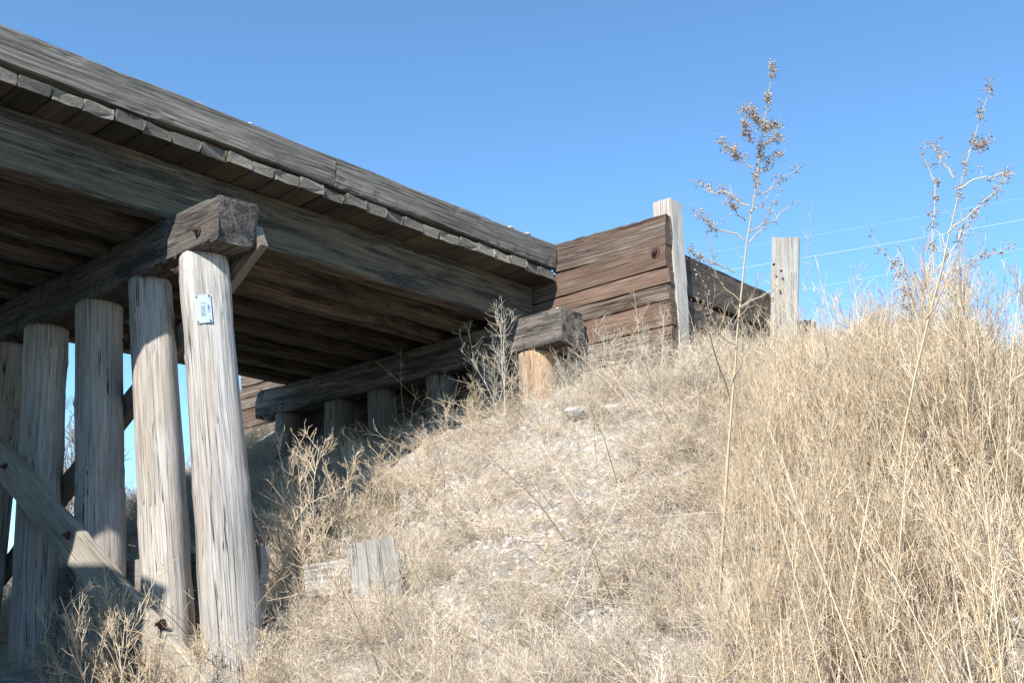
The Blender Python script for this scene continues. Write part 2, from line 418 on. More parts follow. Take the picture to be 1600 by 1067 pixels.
# bent piles: top y, lean dy/dz, r top, r bottom
bent = [(6.54, .245, .178, .19), (7.31, .25, .172, .17), (8.14, .2, .186, .176), (9.13, .145, .186, .176), (9.93, .02, .178, .172), (10.82, -.2, .178, .18)]
bpiles = []
for i, (yt, ln, r0, r1) in enumerate(bent):
    p0 = (3.835, yt, ZC0 - .002); p1 = (3.835, yt - ln * 3.7, ZC0 - 3.7)
    bpiles.append(pile(p0, p1, r0, r1, M_PILE, br, 200 + i))
tag(bpiles[0], 'light grey round pile carrying a small metal number plate')
# identification plate
def plate():
    P = bpiles[0]
    c = onx((333, 482), 3.70); ax = Vector((0, -.245, -1)).normalized()
    n = Vector((-.62, -.72, .0)); n = (n - ax * n.dot(ax)).normalized()
    ce = Vector((3.835, 6.54 - .245 * (ZC0 - c[2]), c[2])) + n * .186
    y = ax * -1; x = y.cross(n)
    M = Matrix((x, y, n)).transposed().to_4x4(); M.translation = ce
    V, F = [], []; nw = 6
    for z in (-.002, .001):
        for j in range(2):
            for i in range(nw + 1):
                u = (i / nw - .5) * .11; V.append((u, (j - .5) * .225, z - u * u * 2.2))
    q = 2 * (nw + 1)
    for i in range(nw):
        F.append((q + i, q + i + 1, q + nw + 2 + i, q + nw + 1 + i)); F.append((i + 1, i, nw + 1 + i, nw + 2 + i))
        F.append((i, i + 1, q + i + 1, q + i)); F.append((nw + 2 + i, nw + 1 + i, q + nw + 1 + i, q + nw + 2 + i))
    F.append((nw + 1, 0, q, q + nw + 1)); F.append((nw, 2 * nw + 1, q + 2 * nw + 1, q + nw))
    pl = obj('number_plate', mesh('number_plate', V, F, M_PLATE), M, P)
    tag(pl, 'small galvanised plate with embossed characters nailed to the pile')
    nm = bolt_mesh('nail', M_IRON, .004, .006)
    for nx_ in (-.043, .043):
        for ny_ in (-.1, .1): obj('nail', nm, M @ Matrix.Translation((nx_, ny_, .001 - nx_ ** 2 * 2.2)) @ Matrix.Scale(.35, 4, (0, 0, 1)), P)
    for txt, dx, size in (('12058', .004, .046), ('1005 2', -.034, .022)):
        cu = bpy.data.curves.new('plate_text', 'FONT'); cu.body = txt; cu.size = size; cu.extrude = .0022; cu.align_x = 'CENTER'; cu.align_y = 'CENTER'
        cu.resolution_u = 3
        t = bpy.data.objects.new('tmp', cu); COL.objects.link(t)
        bpy.context.view_layer.update()
        me = bpy.data.meshes.new_from_object(t.evaluated_get(bpy.context.evaluated_depsgraph_get()))
        bpy.data.objects.remove(t)
        me.materials.clear(); me.materials.append(M_STAMP)
        me.transform(Matrix.Translation((dx * -1, 0, .002)) @ Matrix.Rotation(math.radians(-90), 4, 'Z'))
        for v in me.vertices: v.co.z -= v.co.x ** 2 * 2.2
        obj('plate_lettering', me, M, P)
plate()
# abutment piles
aby = [6.60, 7.25, 7.98, 8.95, 9.75, 10.75]
for i, y in enumerate(aby):
    cut = i == 0
    pile((7.66 if not cut else 7.68, y, ZC0 - .003), (7.66, y - .12, .4), .2 if cut else .17, .21 if cut else .18, M_CUT if cut else M_PILED, br, 220 + i, na=48, nl=40)
    pile((0., y, ZC0 - .003), (0., y - .12, .2), .17, .18, M_PILE, br, 230 + i, na=40, nl=30)
# sway braces on the bent
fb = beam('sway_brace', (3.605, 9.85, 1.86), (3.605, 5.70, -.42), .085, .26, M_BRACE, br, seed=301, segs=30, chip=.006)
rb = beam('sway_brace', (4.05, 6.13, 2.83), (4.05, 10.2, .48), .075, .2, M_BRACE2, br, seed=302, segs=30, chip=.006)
for p in ((9, 729), (107, 836), (253, 975)):
    bolt_at(BOLT, onx(p, 3.605 - .045), (-1, 0, 0), fb)
bolt_at(BOLT, (3.70, 6.66, 2.60), (-.9, .5, 0), bpiles[0]); bolt_at(BOLT, (3.72, 7.36, 2.22), (-.7, .75, 0), bpiles[1])
bolt_at(BOLT, (3.80, 8.13, 1.62), (-.3, 1, 0), bpiles[2])
# plank bulkhead behind the bent piles
bk = empty('plank_bulkhead', (4.1, 7.5, -.2), 'low grey plank bulkhead standing behind the bridge piles', 'bulkhead')
for j in range(4):
    z1 = .585 - j * .262
    beam('board', (4.105, 5.96 + .03 * (j % 2), z1 - .13), (4.105, 9.6, z1 - .13), .075, .255, M_GREY, bk, seed=320 + j, segs=20, chip=.006)

# ------------------------------------------------------------------ back walls and wings
def wing(sign, name_lab, seed, vis):
    """board wall closing the bridge end; sign=+1 at the abutment in view, -1 at the other end"""
    X = lambda x: x if sign > 0 else 2 * XC - x
    w = empty('wing_wall', (X(7.98), 8.69, 1.6), name_lab, 'wing wall')
    zs = [3.93, 3.612, 3.34, 3.175, 3.01, 2.755, 2.49, 2.22, 1.95, 1.68, 1.4]
    r = np.random.default_rng(seed)
    for i in range(len(zs) - 1):
        h = zs[i] - zs[i + 1] - .008; zc = (zs[i] + zs[i + 1]) / 2
        th = .10 + r.uniform(-.012, .012); xx = X(7.985)
        if i == 0:
            beam('board', (xx, 5.15, zc - .045), (xx, 6.56, zc + .01), th, h, M_WALL, w, seed=seed + i, segs=18, wear=.006, chip=.012, ragged=.004)
            beam('board', (xx, 10.82, zc), (xx, 12.3, zc - .03), th, h, M_WALL, w, seed=seed + i + 50, segs=18, wear=.006, chip=.012)
        else:
            beam('board', (xx, 5.15 + r.uniform(-.012, .012), zc), (xx, 8.688, zc), th, h, M_WALL, w, seed=seed + i, segs=24, wear=.004, chip=.008, ragged=.004)
            beam('board', (xx, 8.692, zc), (xx, 12.32 + r.uniform(-.05, .05), zc), th, h, M_WALL, w, seed=seed + i + 50, segs=24, wear=.004, chip=.008)
    return w
ww = wing(1, 'reddish brown horizontal board wall closing the bridge end beside the slope', 400, True)
wo = wing(-1, 'board wall closing the other end of the bridge outside the frame', 500, False)
bolt_at(bolt_mesh('bolt', M_IRON, .03, .055), onx((1024, 395), 7.93), (-1, 0, 0), ww)

side_w = empty('side_wall', (9.8, 5.25, 2.4), 'dark brown board side wall between the two grey posts', 'retaining wall')
for (xa, xb_, z0, z1, sd) in ((8.2, 10.45, 3.165, 3.6, 1), (8.2, 10.45, 2.87, 3.13, 2), (8.2, 12.6, 2.58, 2.86, 3), (10.47, 12.9, 2.88, 3.19, 4), (8.2, 12.6, 2.3, 2.57, 5)):
    beam('board', (xa, 5.27, (z0 + z1) / 2), (xb_, 5.30, (z0 + z1) / 2), .1, z1 - z0 - .006, M_WALL2, side_w, seed=520 + sd, segs=18, wear=.006, chip=.012)
beam('board', (8.14, 5.30, 2.2), (8.14, 5.31, 3.62), .09, .10, M_WALL2, side_w, up=(1, 0, 0), seed=530, segs=8)

def post(c, top, base, w, d, rz, seed, label, top_slope=0., lean=(0, 0)):
    p0 = Vector((c[0], c[1], base)); p1 = Vector((c[0] + lean[0], c[1] + lean[1], top))
    o = beam('fence_post', p0, p1, w, d, M_POST, None, up=(math.cos(rz), math.sin(rz), 0), seed=seed, segs=26, wear=.004, chip=.006, ragged=.006)
    me = o.data      # bevelled, weathered top
    return tag(o, label, 'post', 'grey posts along the wing walls')
post((8.155, 5.255), 4.08, 1.9, .225, .205, 0, 540, 'square light grey post at the corner of the board walls')
c2 = at_depth((1224, 460), float((CM @ np.array([10.0, 5.1, 3.4]))[2]))
p2 = post((c2[0] - .079, c2[1] + .088), 4.15, 2.2, .295, .2, YAW + math.radians(-14), 541, 'wide grey post with dark bolt holes beyond the dark side wall', lean=(.134, -.148))
for hp in ((1209.5, 413), (1221, 423), (1219.5, 454), (1207, 466)):
    d = float((CM @ np.array(c2))[2])
    q = at_depth(hp, d - .113); n = Vector((-CM[2][0], -CM[2][1], 0)).normalized()
    V = [(0.012 * math.cos(a), .012 * math.sin(a), z) for z in (-.02, .004) for a in np.linspace(0, 2 * np.pi, 12, endpoint=False)]
    F = [(i, (i + 1) % 12, 12 + (i + 1) % 12, 12 + i) for i in range(12)] + [tuple(range(12, 24))]
    obj('bolt_hole', mesh('bolt_hole', V, F, M_HOLE), Matrix.Translation(q) @ n.to_track_quat('Z', 'Y').to_matrix().to_4x4(), p2)
c3 = ony((1264, 515), 5.1)
post((c3[0], 5.12), 3.36, 2.2, .2, .2, .3, 542, 'short grey post stub half sunk in the brush behind the wide post')

# leaning stake and planks half buried in the slope
sw = hit((560, 960)); rp = empty('plank_revetment', tuple(sw), 'pale grey wide stake and two planks half buried in the dry slope', 'revetment')
dep = float((CM @ sw)[2])
def sp(p, dd=0.): return Vector(at_depth(p, dep + dd))
fwd = Vector((CM[2][0], CM[2][1], 0)).normalized()
beam('stake', sp((580, 846), -.2), sp((602, 1020), -.42), .32, .07, M_GREY, rp, up=tuple(-fwd), seed=551, segs=14, chip=.008, ragged=.01)
beam('plank', sp((478, 908), .12), sp((634, 886), .04), .06, .21, M_GREY, rp, seed=552, segs=12, chip=.01)
beam('plank', sp((470, 975), .04), sp((628, 955), .0), .06, .21, M_GREY, rp, seed=553, segs=12, chip=.01)

# ------------------------------------------------------------------ stones
def rock_mesh(name, mat, seed, flat=.6):
    import bmesh
    bm = bmesh.new(); bmesh.ops.create_icosphere(bm, subdivisions=2, radius=1)
    r = random.Random(seed); pl = [Vector((r.gauss(0, 1), r.gauss(0, 1), r.gauss(0, 1))).normalized() for _ in range(9)]
    lim = [r.uniform(.55, .85) for _ in pl]
    for v in bm.verts:
        for n, l in zip(pl, lim):
            d = v.co.dot(n)
            if d > l: v.co -= n * (d - l)
        v.co.z *= flat; v.co += Vector((r.gauss(0, .02), r.gauss(0, .02), r.gauss(0, .02)))
    me = bpy.data.meshes.new(name); bm.to_mesh(me); bm.free(); me.materials.append(mat); return me
RK = [rock_mesh('stone', M_ROCK, i, .55 + .1 * (i % 3)) for i in range(5)]; RP = rock_mesh('stone', M_ROCKP, 77, .6)
def stone(me, p, s, label, group=None, rz=0.):
    o = obj('stone', me, Matrix.Translation(p) @ Matrix.Rotation(rz, 4, 'Z') @ Matrix.Diagonal((*s, 1)))
    return tag(o, label, 'stone', group)
for i, (p, s, lab) in enumerate((((905, 652), (.17, .14, .12), 'pale limestone slab at the foot of the charred abutment cap'),
                                 ((948, 648), (.2, .15, .1), 'larger pale limestone slab below the brown board wall'),
                                 ((1225, 577), (.3, .2, .16), 'pale boulder among the brush below the wide grey post'),
                                 ((1585, 985), (.12, .1, .08), 'white stone on bare soil at the lower right edge'))):
    h_ = hit(p)
    if h_ is not None: stone(RK[i], (h_[0], h_[1], float(ground_z(h_[0], h_[1])) + s[2] * .25), s, lab, None, i * 1.3)
stone(RP, (3.76, 6.42, ZC1 + .02), (.055, .05, .035), 'pinkish stone resting on top of the cap beside the stringer')
for i, (p, s) in enumerate((((279, 142), .022), ((314, 156), .03), ((393, 186), .024), ((800, 350), .035), ((826, 360), .04))):
    q = ony(p, 6.53)
    stone(RP if i in (1, 4) else RK[i], (q[0], 6.55, 3.92 + s * .35), (s * 1.3, s, s * .7), '%s small pebble from the left lying on top of the curb timber' % ['first', 'second', 'third', 'fourth', 'fifth'][i], 'pebbles on the curb', i)
for i, (x, y) in enumerate(((7.55, 6.2), (7.62, 6.45))):
    stone(RK[i], (x, y, ZC1 + .012), (.03, .026, .02), 'small white stone on top of the abutment cap, ' + ['at its charred end', 'nearer the stringer'][i], 'white stones on the abutment cap', i)

# ------------------------------------------------------------------ vegetation
class Twigs:
    """collects polylines and turns them into thin three-sided tubes"""
    def __init__(s, seed): s.rng = np.random.default_rng(seed); s.V = []; s.F = []; s.n = 0
    def add(s, P, R, flat=False):
        K, N, _ = P.shape
        T = np.gradient(P, axis=1); T /= np.linalg.norm(T, axis=2, keepdims=True) + 1e-9
        ref = s.rng.normal(size=(K, 1, 3)); A = np.cross(T, ref); A /= np.linalg.norm(A, axis=2, keepdims=True) + 1e-9
        if flat:
            V = np.stack([P + R[..., None] * A, P - R[..., None] * A], 2).reshape(-1, 3); i = np.arange(K * N * 2).reshape(K, N, 2)
            s.V.append(V); s.F.append(np.stack([i[:, :-1, 0], i[:, :-1, 1], i[:, 1:, 1], i[:, 1:, 0]], -1).reshape(-1, 4) + s.n); s.n += len(V)
            return
        B = np.cross(T, A); rings = []
        for k in range(3):
            a = 2 * np.pi * k / 3; rings.append(P + R[..., None] * (A * math.cos(a) + B * math.sin(a)))
        V = np.stack(rings, 2).reshape(-1, 3); i = np.arange(K * N * 3).reshape(K, N, 3)
        q = []
        for k in range(3):
            l = (k + 1) % 3; q.append(np.stack([i[:, :-1, k], i[:, :-1, l], i[:, 1:, l], i[:, 1:, k]], -1).reshape(-1, 4))
        s.V.append(V); s.F.append(np.concatenate(q) + s.n); s.n += len(V)
    def grow(s, p, d, L, N, wob=.15, up=0., r0=.002, r1=.0008, flat=False):
        K = len(p); d = d / np.linalg.norm(d, axis=1, keepdims=True); P = np.zeros((K, N, 3)); P[:, 0] = p
        L = np.broadcast_to(L, (K,))
        for i in range(1, N):
            d = d + s.rng.normal(0, wob, (K, 3)) + np.array([0, 0, up]); d /= np.linalg.norm(d, axis=1, keepdims=True)
            P[:, i] = P[:, i - 1] + d * (L / (N - 1))[:, None]
        r0 = np.broadcast_to(r0, (K,)); r1 = np.broadcast_to(r1, (K,))
        R = r0[:, None] + (r1 - r0)[:, None] * np.linspace(0, 1, N)[None]
        s.add(P, R, flat); return P
    def branch(s, P, n, L, lo=.25, hi=.98, ang=(.5, 1.0), **kw):
        K, N, _ = P.shape; rep = np.repeat(np.arange(K), n); t = s.rng.uniform(lo, hi, len(rep)) * (N - 1)
        i = np.minimum(t.astype(int), N - 2); f = (t - i)[:, None]
        p = P[rep, i] * (1 - f) + P[rep, i + 1] * f; T = P[rep, i + 1] - P[rep, i]; T /= np.linalg.norm(T, axis=1, keepdims=True) + 1e-9
        q = s.rng.normal(size=T.shape); q -= T * (q * T).sum(1, keepdims=True); q /= np.linalg.norm(q, axis=1, keepdims=True)
        a = s.rng.uniform(*ang, len(rep))[:, None]
        LL = L * s.rng.uniform(.5, 1.15, len(rep)) * (1.15 - .6 * t / (N - 1))
        return s.grow(p, T * np.cos(a) + q * np.sin(a), LL, **kw)
    def mesh(s, name, mat):
        return mesh(name, np.concatenate(s.V), np.concatenate(s.F), mat)

def dirs(rng, n, tilt0, tilt1):
    a = rng.uniform(0, 2 * np.pi, n); t = rng.uniform(tilt0, tilt1, n)
    return np.stack([np.sin(t) * np.cos(a), np.sin(t) * np.sin(a), np.cos(t)], 1)
def m_brush(seed, h=.5, n=26, mat=None, spread=1.0, rk=1.0):
    T = Twigs(seed); r = T.rng
    p = np.concatenate([r.normal(0, .07, (n, 2)), np.zeros((n, 1))], 1)
    A = T.grow(p, dirs(r, n, .1, 1.0 * spread), h * r.uniform(.6, 1.15, n), 7, .09, .04, .0022 * rk, .0011 * rk)
    B = T.branch(A, 7, h * .42, N=5, wob=.1, up=.06, r0=.0014 * rk, r1=.0008 * rk)
    T.branch(B, 3, h * .17, lo=.3, N=3, wob=.12, up=.05, r0=.0011 * rk, r1=.0007 * rk, flat=True)
    return T.mesh('dry_brush', mat or M_BRUSH)
def m_mat(seed, n=150):
    T = Twigs(seed); r = T.rng
    p = np.concatenate([r.normal(0, .16, (n, 2)), r.uniform(0, .04, (n, 1))], 1)
    A = T.grow(p, dirs(r, n, .6, 1.6), r.uniform(.08, .3, n), 5, .15, -.04, .0013, .0007)
    T.branch(A, 2, .08, N=3, wob=.15, r0=.0009, r1=.0006, flat=True)
    return T.mesh('dry_grass', M_BRUSH)
def m_tall(seed, n=13, h=1.1):
    T = Twigs(seed); r = T.rng
    p = np.concatenate([r.normal(0, .12, (n, 2)), np.zeros((n, 1)) - .03], 1); d = dirs(r, n, 0, .3); d[:, 0] += .06; d[:, 1] -= .05
    A = T.grow(p, d, h * r.uniform(.5, 1.15, n), 8, .022, .012, r.uniform(.0022, .0056, n), .0014)
    B = T.branch(A, 9, h * .24, lo=.35, ang=(.25, .7), N=5, wob=.07, up=.08, r0=.0014, r1=.0008)
    T.branch(B, 3, h * .075, lo=.2, ang=(.4, .9), N=3, wob=.2, up=.1, r0=.0010, r1=.0007, flat=True)
    T.branch(A, 5, h * .08, lo=.03, hi=.5, ang=(.6, 1.3), N=3, wob=.3, r0=.0009, r1=.0006, flat=True)
    return T.mesh('tall_dry_grass', M_STALK)

SRC = {}
def source(key, meshes):
    c = bpy.data.collections.new('source_' + key)
    for i, me in enumerate(meshes):
        o = bpy.data.objects.new('%s_source_%02d' % (key, i), me); c.objects.link(o)
    SRC[key] = (c, len(meshes))
def scatter(name, key, P, scl, tilt, label, cat, seed, norm=None):
    rng = np.random.default_rng(seed); n = len(P); c, k = SRC[key]
    me = bpy.data.meshes.new(name); me.vertices.add(n); me.vertices.foreach_set('co', np.asarray(P, np.float32).ravel())
    rot = np.stack([rng.normal(0, tilt, n), rng.normal(0, tilt, n), rng.uniform(0, 6.283, n)], 1).astype(np.float32)
    a = me.attributes.new('rot', 'FLOAT_VECTOR', 'POINT'); a.data.foreach_set('vector', rot.ravel())
    a = me.attributes.new('scl', 'FLOAT', 'POINT'); a.data.foreach_set('value', np.asarray(scl, np.float32))
    a = me.attributes.new('pick', 'INT', 'POINT'); a.data.foreach_set('value', rng.integers(0, k, n).astype(np.int32))
    o = obj(name, me); tag(o, label, cat, kind='stuff')
    t = bpy.data.node_groups.new('scatter_' + name, 'GeometryNodeTree')
    t.interface.new_socket('Geometry', in_out='INPUT', socket_type='NodeSocketGeometry')
    t.interface.new_socket('Geometry', in_out='OUTPUT', socket_type='NodeSocketGeometry')
    gi = t.nodes.new('NodeGroupInput'); go = t.nodes.new('NodeGroupOutput')
    ip = t.nodes.new('GeometryNodeInstanceOnPoints'); ci = t.nodes.new('GeometryNodeCollectionInfo')
    ci.inputs['Collection'].default_value = c; ci.inputs['Separate Children'].default_value = True; ci.inputs['Reset Children'].default_value = True
    ip.inputs['Pick Instance'].default_value = True
    def attr(nm, ty):
        x = t.nodes.new('GeometryNodeInputNamedAttribute'); x.data_type = ty; x.inputs['Name'].default_value = nm
        return x.outputs['Attribute']
    t.links.new(gi.outputs[0], ip.inputs['Points']); t.links.new(ci.outputs[0], ip.inputs['Instance'])
    t.links.new(attr('pick', 'INT'), ip.inputs['Instance Index']); t.links.new(attr('scl', 'FLOAT'), ip.inputs['Scale'])
    e2r = t.nodes.new('FunctionNodeEulerToRotation'); t.links.new(attr('rot', 'FLOAT_VECTOR'), e2r.inputs[0]); t.links.new(e2r.outputs[0], ip.inputs['Rotation'])
    t.links.new(ip.outputs[0], go.inputs[0])
    md = o.modifiers.new('scatter', 'NODES'); md.node_group = t
    return o

source('brush', [m_brush(700 + i, .42 + .06 * (i % 3)) for i in range(6)])
source('mat', [m_mat(720 + i) for i in range(5)])
source('tall', [m_tall(740 + i, h=.95 + .1 * i) for i in range(6)])
def m_stalk(seed):
    T = Twigs(seed); r_ = T.rng; n = 2
    p = np.concatenate([r_.normal(0, .1, (n, 2)), np.zeros((n, 1))], 1)
    A = T.grow(p, dirs(r_, n, .5, 1.35), r_.uniform(.4, .95, n), 8, .07, .0, r_.uniform(.0022, .0042, n), .0012)
    T.branch(A, 5, .14, lo=.4, N=4, wob=.15, up=.06, r0=.0014, r1=.0008)
    return T.mesh('stalk', M_GOLD if seed % 2 else M_STALK)
source('stalk', [m_stalk(750 + i) for i in range(8)])
source('gravel', [rock_mesh('gravel', M_ROCK if i % 3 else M_ROCKP, 760 + i, .6) for i in range(5)])

def sample(seed, n, dens, box):
    """random ground points kept with probability dens(x, y, u, v)"""
    rng = np.random.default_rng(seed); x = rng.uniform(box[0], box[1], n); y = rng.uniform(box[2], box[3], n); z = ground_z(x, y)
    v = CM @ np.stack([x, y, z]); zz = np.maximum(v[2], .1); u = 800 + FPX * v[0] / zz; w = 533.5 + FPX * v[1] / zz
    d = np.hypot(x, y); ok = (v[2] > .5) & (u > -160) & (u < 1760) & (w < 1320) & (d > 2.9)
    # nothing grows inside the road fill or through the walls
    ok &= ~((x > 7.55) & (y > 5.15) & (y < 12.2)) & ~((x < .1) & (y > 5.1) & (y < 12.3))
    k = ok & (rng.random(n) < dens(x, y, u, w)); return np.stack([x, y, z - .01], 1)[k], d[k], u[k], w[k]
def vn(x, y, s, ph=0.): return .5 + .5 * np.sin(x * s + 1.7 * np.sin(y * s * .8 + ph) + ph) * np.cos(y * s * 1.1 - ph + np.sin(x * s * .7))
bare = lambda u, w: np.clip(1.25 - np.hypot((u - 900) / 330, (w - 800) / 190), 0, 1)   # the stony middle of the slope
shade = lambda x, y: ((x > .3) & (x < 7.6) & (y > 7.2) & (y < 10.6)) * 1.0
near_cap = lambda x, y: np.clip(1.3 - np.hypot((x - 7.2) / .9, (y - 6.6) / 1.3), 0, 1)
P, d, u, w = sample(1, 8200, lambda x, y, u, w: np.clip(.62 - .56 * bare(u, w) - .3 * shade(x, y) - .45 * near_cap(x, y), .05, 1) * (.2 + .8 * vn(x, y, 2.4)), (1.5, 17, -3, 12.3))
scatter('dry_brush', 'brush', P, np.random.default_rng(2).uniform(.5, 1.05, len(P)) * (1 - .4 * bare(u, w)) * (1 - .35 * near_cap(P[:, 0], P[:, 1])), .3, 'tangled pale dead brush covering the embankment slope', 'brush', 11)
P, d, u, w = sample(3, 8500, lambda x, y, u, w: np.where((u > 1400) & (w > 950), .3, 1) * (.85 - .5 * shade(x, y) - .45 * bare(u, w) - .3 * near_cap(x, y)) * (.35 + .65 * vn(x, y, 3.1, 2.)), (1.5, 17, -3, 12.3))
scatter('dry_grass', 'mat', P, np.random.default_rng(4).uniform(.6, 1.3, len(P)), .25, 'matted short dry grass and litter on the slope', 'grass', 12)
d_ = np.hypot
def tall_d(x, y, u, w):
    r = np.clip((u - 960) / 400, 0, 1)
    return (.3 * r + .8 * r ** 2) * np.where((d_(x, y) > 8.3) & (u < 1340), .25, 1) * (.5 + .5 * vn(x, y, 2.3, 1.)) * np.where((u > 1420) & (w > 960), .25, 1)
P, d, u, w = sample(5, 6400, tall_d, (2.5, 17, -3, 6.0))
scatter('tall_dry_grass', 'tall', P, np.random.default_rng(6).uniform(.7, 1.15, len(P)) * np.clip(.38 + (u - 1080) / 620, .34, .82) * np.where(d > 8.0, np.where(u < 1360, .5, .78), 1.15), .1, 'dense tall straw coloured dry stalks on the right of the slope', 'tall grass', 13)
P, d, u, w = sample(7, 42000, lambda x, y, u, w: .12 + .8 * bare(u, w) + .6 * ((u > 1380) & (w > 930)), (1.5, 12, -2, 9))
scatter('gravel', 'gravel', P, np.random.default_rng(8).lognormal(math.log(.019), .45, len(P)).clip(.005, .042), .5, 'loose pale gravel scattered on the slope', 'gravel', 14)
P, d, u, w = sample(21, 3000, lambda x, y, u, w: .6 - .3 * shade(x, y), (2.5, 12, -2, 8))
scatter('fallen_stalks', 'stalk', P + np.array([0, 0, .05]), np.random.default_rng(22).uniform(.6, 1.3, len(P)), .25, 'long loose golden stalks leaning and lying across the slope', 'stalks', 16)
# beyond the bridge: flat rough ground
P, d, u, w = sample(9, 2600, lambda x, y, u, w: .5 * vn(x, y, .9) + .1, (-2, 45, 12.4, 60))
scatter('far_brush', 'brush', P, np.random.default_rng(10).uniform(1.0, 2.2, len(P)), .3, 'dry tan brush on the low ground beyond the bridge', 'brush', 15)

# single weeds
def weed_mesh(seed, h, mat, n=1, nb=9, nt=5, lean=(0, 0), rk=1., spread=(.35, .8), up=.14):
    T = Twigs(seed); r = T.rng
    p = np.concatenate([r.normal(0, .02, (n, 2)), np.zeros((n, 1)) - .05], 1); dd = dirs(r, n, .0, .35); dd[:, 0] += lean[0]; dd[:, 1] += lean[1]
    A = T.grow(p, dd, h * r.uniform(.8, 1.1, n), 10, .07, .03, .0048 * rk, .0018 * rk)
    B = T.branch(A, nb, h * .42, lo=.25, ang=spread, N=7, wob=.13, up=up, r0=.0028 * rk, r1=.0013 * rk)
    C = T.branch(B, nt, h * .15, lo=.25, ang=(.4, .9), N=5, wob=.18, up=up, r0=.0017 * rk, r1=.0010 * rk)
    T.branch(C, 2, h * .05, lo=.4, ang=(.4, .9), N=3, wob=.2, up=up, r0=.0011 * rk, r1=.0008 * rk)
    return T.mesh('weed', mat)
def weed(me, p, label, group, rz=0., s=1.):
    z = float(ground_z(p[0], p[1]))
    o = obj('dead_weed', me, Matrix.Translation((p[0], p[1], z)) @ Matrix.Rotation(rz, 4, 'Z') @ Matrix.Scale(s, 4)); return tag(o, label, 'weed', group)
WS = [weed_mesh(800 + i, .85, M_SHRUB, n=1 + i % 3, lean=(-.1 + .07 * i, .05 * (i % 2))) for i in range(5)]
M_PALE = straw('pale_twigs', [(.72, .63, .48), (.80, .73, .60), (.64, .54, .40), (.76, .68, .53)], .12)
WB = [weed_mesh(820 + i, 1., M_PALE, n=2 + i % 2, nb=9, nt=6, rk=.5, spread=(.4, 1.1), up=.08) for i in range(4)]
def ordinal(i): return ['first', 'second', 'third', 'fourth', 'fifth', 'sixth', 'seventh', 'eighth', 'ninth', 'tenth', 'eleventh', 'twelfth', 'thirteenth', 'fourteenth'][i]
def weed_px(meshes, items, lab, group, k0=0):
    """items: (base pixel, top pixel); the base sits on the ground, the height follows from the distance"""
    items = sorted(items, key=lambda q: q[0][0])
    for i, (b, t) in enumerate(items):
        h_ = hit(b); dep = float((CM @ h_)[2]); H = (b[1] - t[1]) / FPX * dep
        o = weed(meshes[(i + k0) % len(meshes)], h_, lab % ordinal(i), group, i * 2.1 + k0, H / .95)
        side = (t[0] - b[0]) / FPX * dep          # lean along the picture's right
        lean = side / H; R_ = Vector((CM[0][0], CM[0][1], 0)).normalized()
        sh = Matrix.Identity(4); sh[0][2] = R_.x * lean; sh[1][2] = R_.y * lean
        base = Matrix.Translation((h_[0], h_[1], float(ground_z(h_[0], h_[1]))))
        setw(o, base @ Matrix.Rotation(math.atan(lean) * 1., 4, Vector((CM[2][0], CM[2][1], 0)).normalized()) @ Matrix.Rotation(i * 2.1 + k0, 4, 'Z') @ Matrix.Scale(H / .95, 4))
WS = [weed_mesh(800 + i, .85, M_SHRUB, n=2 + i % 2, rk=1.05, nb=11, nt=7, spread=(.45, 1.05), up=.1) for i in range(6)]
weed_px(WS, [((475, 975), (398, 690)), ((500, 940), (492, 664)), ((540, 900), (535, 690)), ((585, 865), (560, 725)), ((620, 845), (625, 672)), ((665, 790), (660, 668)), ((710, 735), (705, 620)),
             ((440, 1000), (420, 800)), ((515, 960), (455, 740)), ((635, 825), (595, 700)), ((735, 680), (742, 590)), ((470, 975), (440, 820)), ((540, 890), (560, 780)), ((665, 745), (680, 660))],
        '%s dead branching weed from the plate pile along the bridge shadow edge', 'weeds at the edge of the bridge shadow')
for i, (x, y, s_) in enumerate(((3.45, 7.3, 1.0), (3.4, 7.0, 1.2), (3.42, 6.75, 1.2), (3.42, 6.5, 1.35), (3.4, 6.25, 1.35), (3.35, 6.0, 1.1), (3.35, 5.75, .95), (3.6, 5.3, .8))):
    weed(WS[(i + 2) % 5], (x, y), '%s pale dead weed from the left in front of the pile feet' % ordinal(i), 'weeds at the foot of the piles', i * 1.3 + .5, s_)
weed_px(WB, [((792, 672), (786, 462)), ((838, 680), (850, 590)), ((872, 675), (880, 570)), ((912, 660), (935, 505)), ((950, 640), (965, 505)), ((770, 672), (765, 540)), ((1010, 610), (1005, 500)), ((980, 640), (990, 540)), ((895, 672), (900, 550)), ((930, 655), (925, 535)), ((1035, 590), (1045, 470)), ((855, 690), (820, 545)), ((1000, 630), (1022, 520)), ((815, 695), (830, 600))],
        '%s fine pale weed from the left across the abutment cap and board wall', 'weeds at the abutment cap')
WT = [weed_mesh(860 + i, .95, M_STALK, n=2 + i % 2, nb=12, nt=5, spread=(.25, .6), up=.16, rk=.75) for i in range(4)]
weed_px(WT, [((1310, 720), (1330, 480)), ((1345, 760), (1372, 430)), ((1400, 740), (1410, 400)), ((1470, 790), (1490, 380)), ((1500, 760), (1530, 330)), ((1550, 800), (1575, 380)), ((1585, 760), (1598, 350)),
             ((1520, 900), (1560, 440)), ((1440, 860), (1465, 450)), ((1280, 660), (1290, 520)), ((1420, 700), (1436, 455)), ((1570, 700), (1560, 420)), ((1375, 690), (1360, 490)), ((1535, 690), (1545, 450))],
        '%s from the left of the airy pale weeds rising above the right crest', 'airy weeds on the right crest', 3)

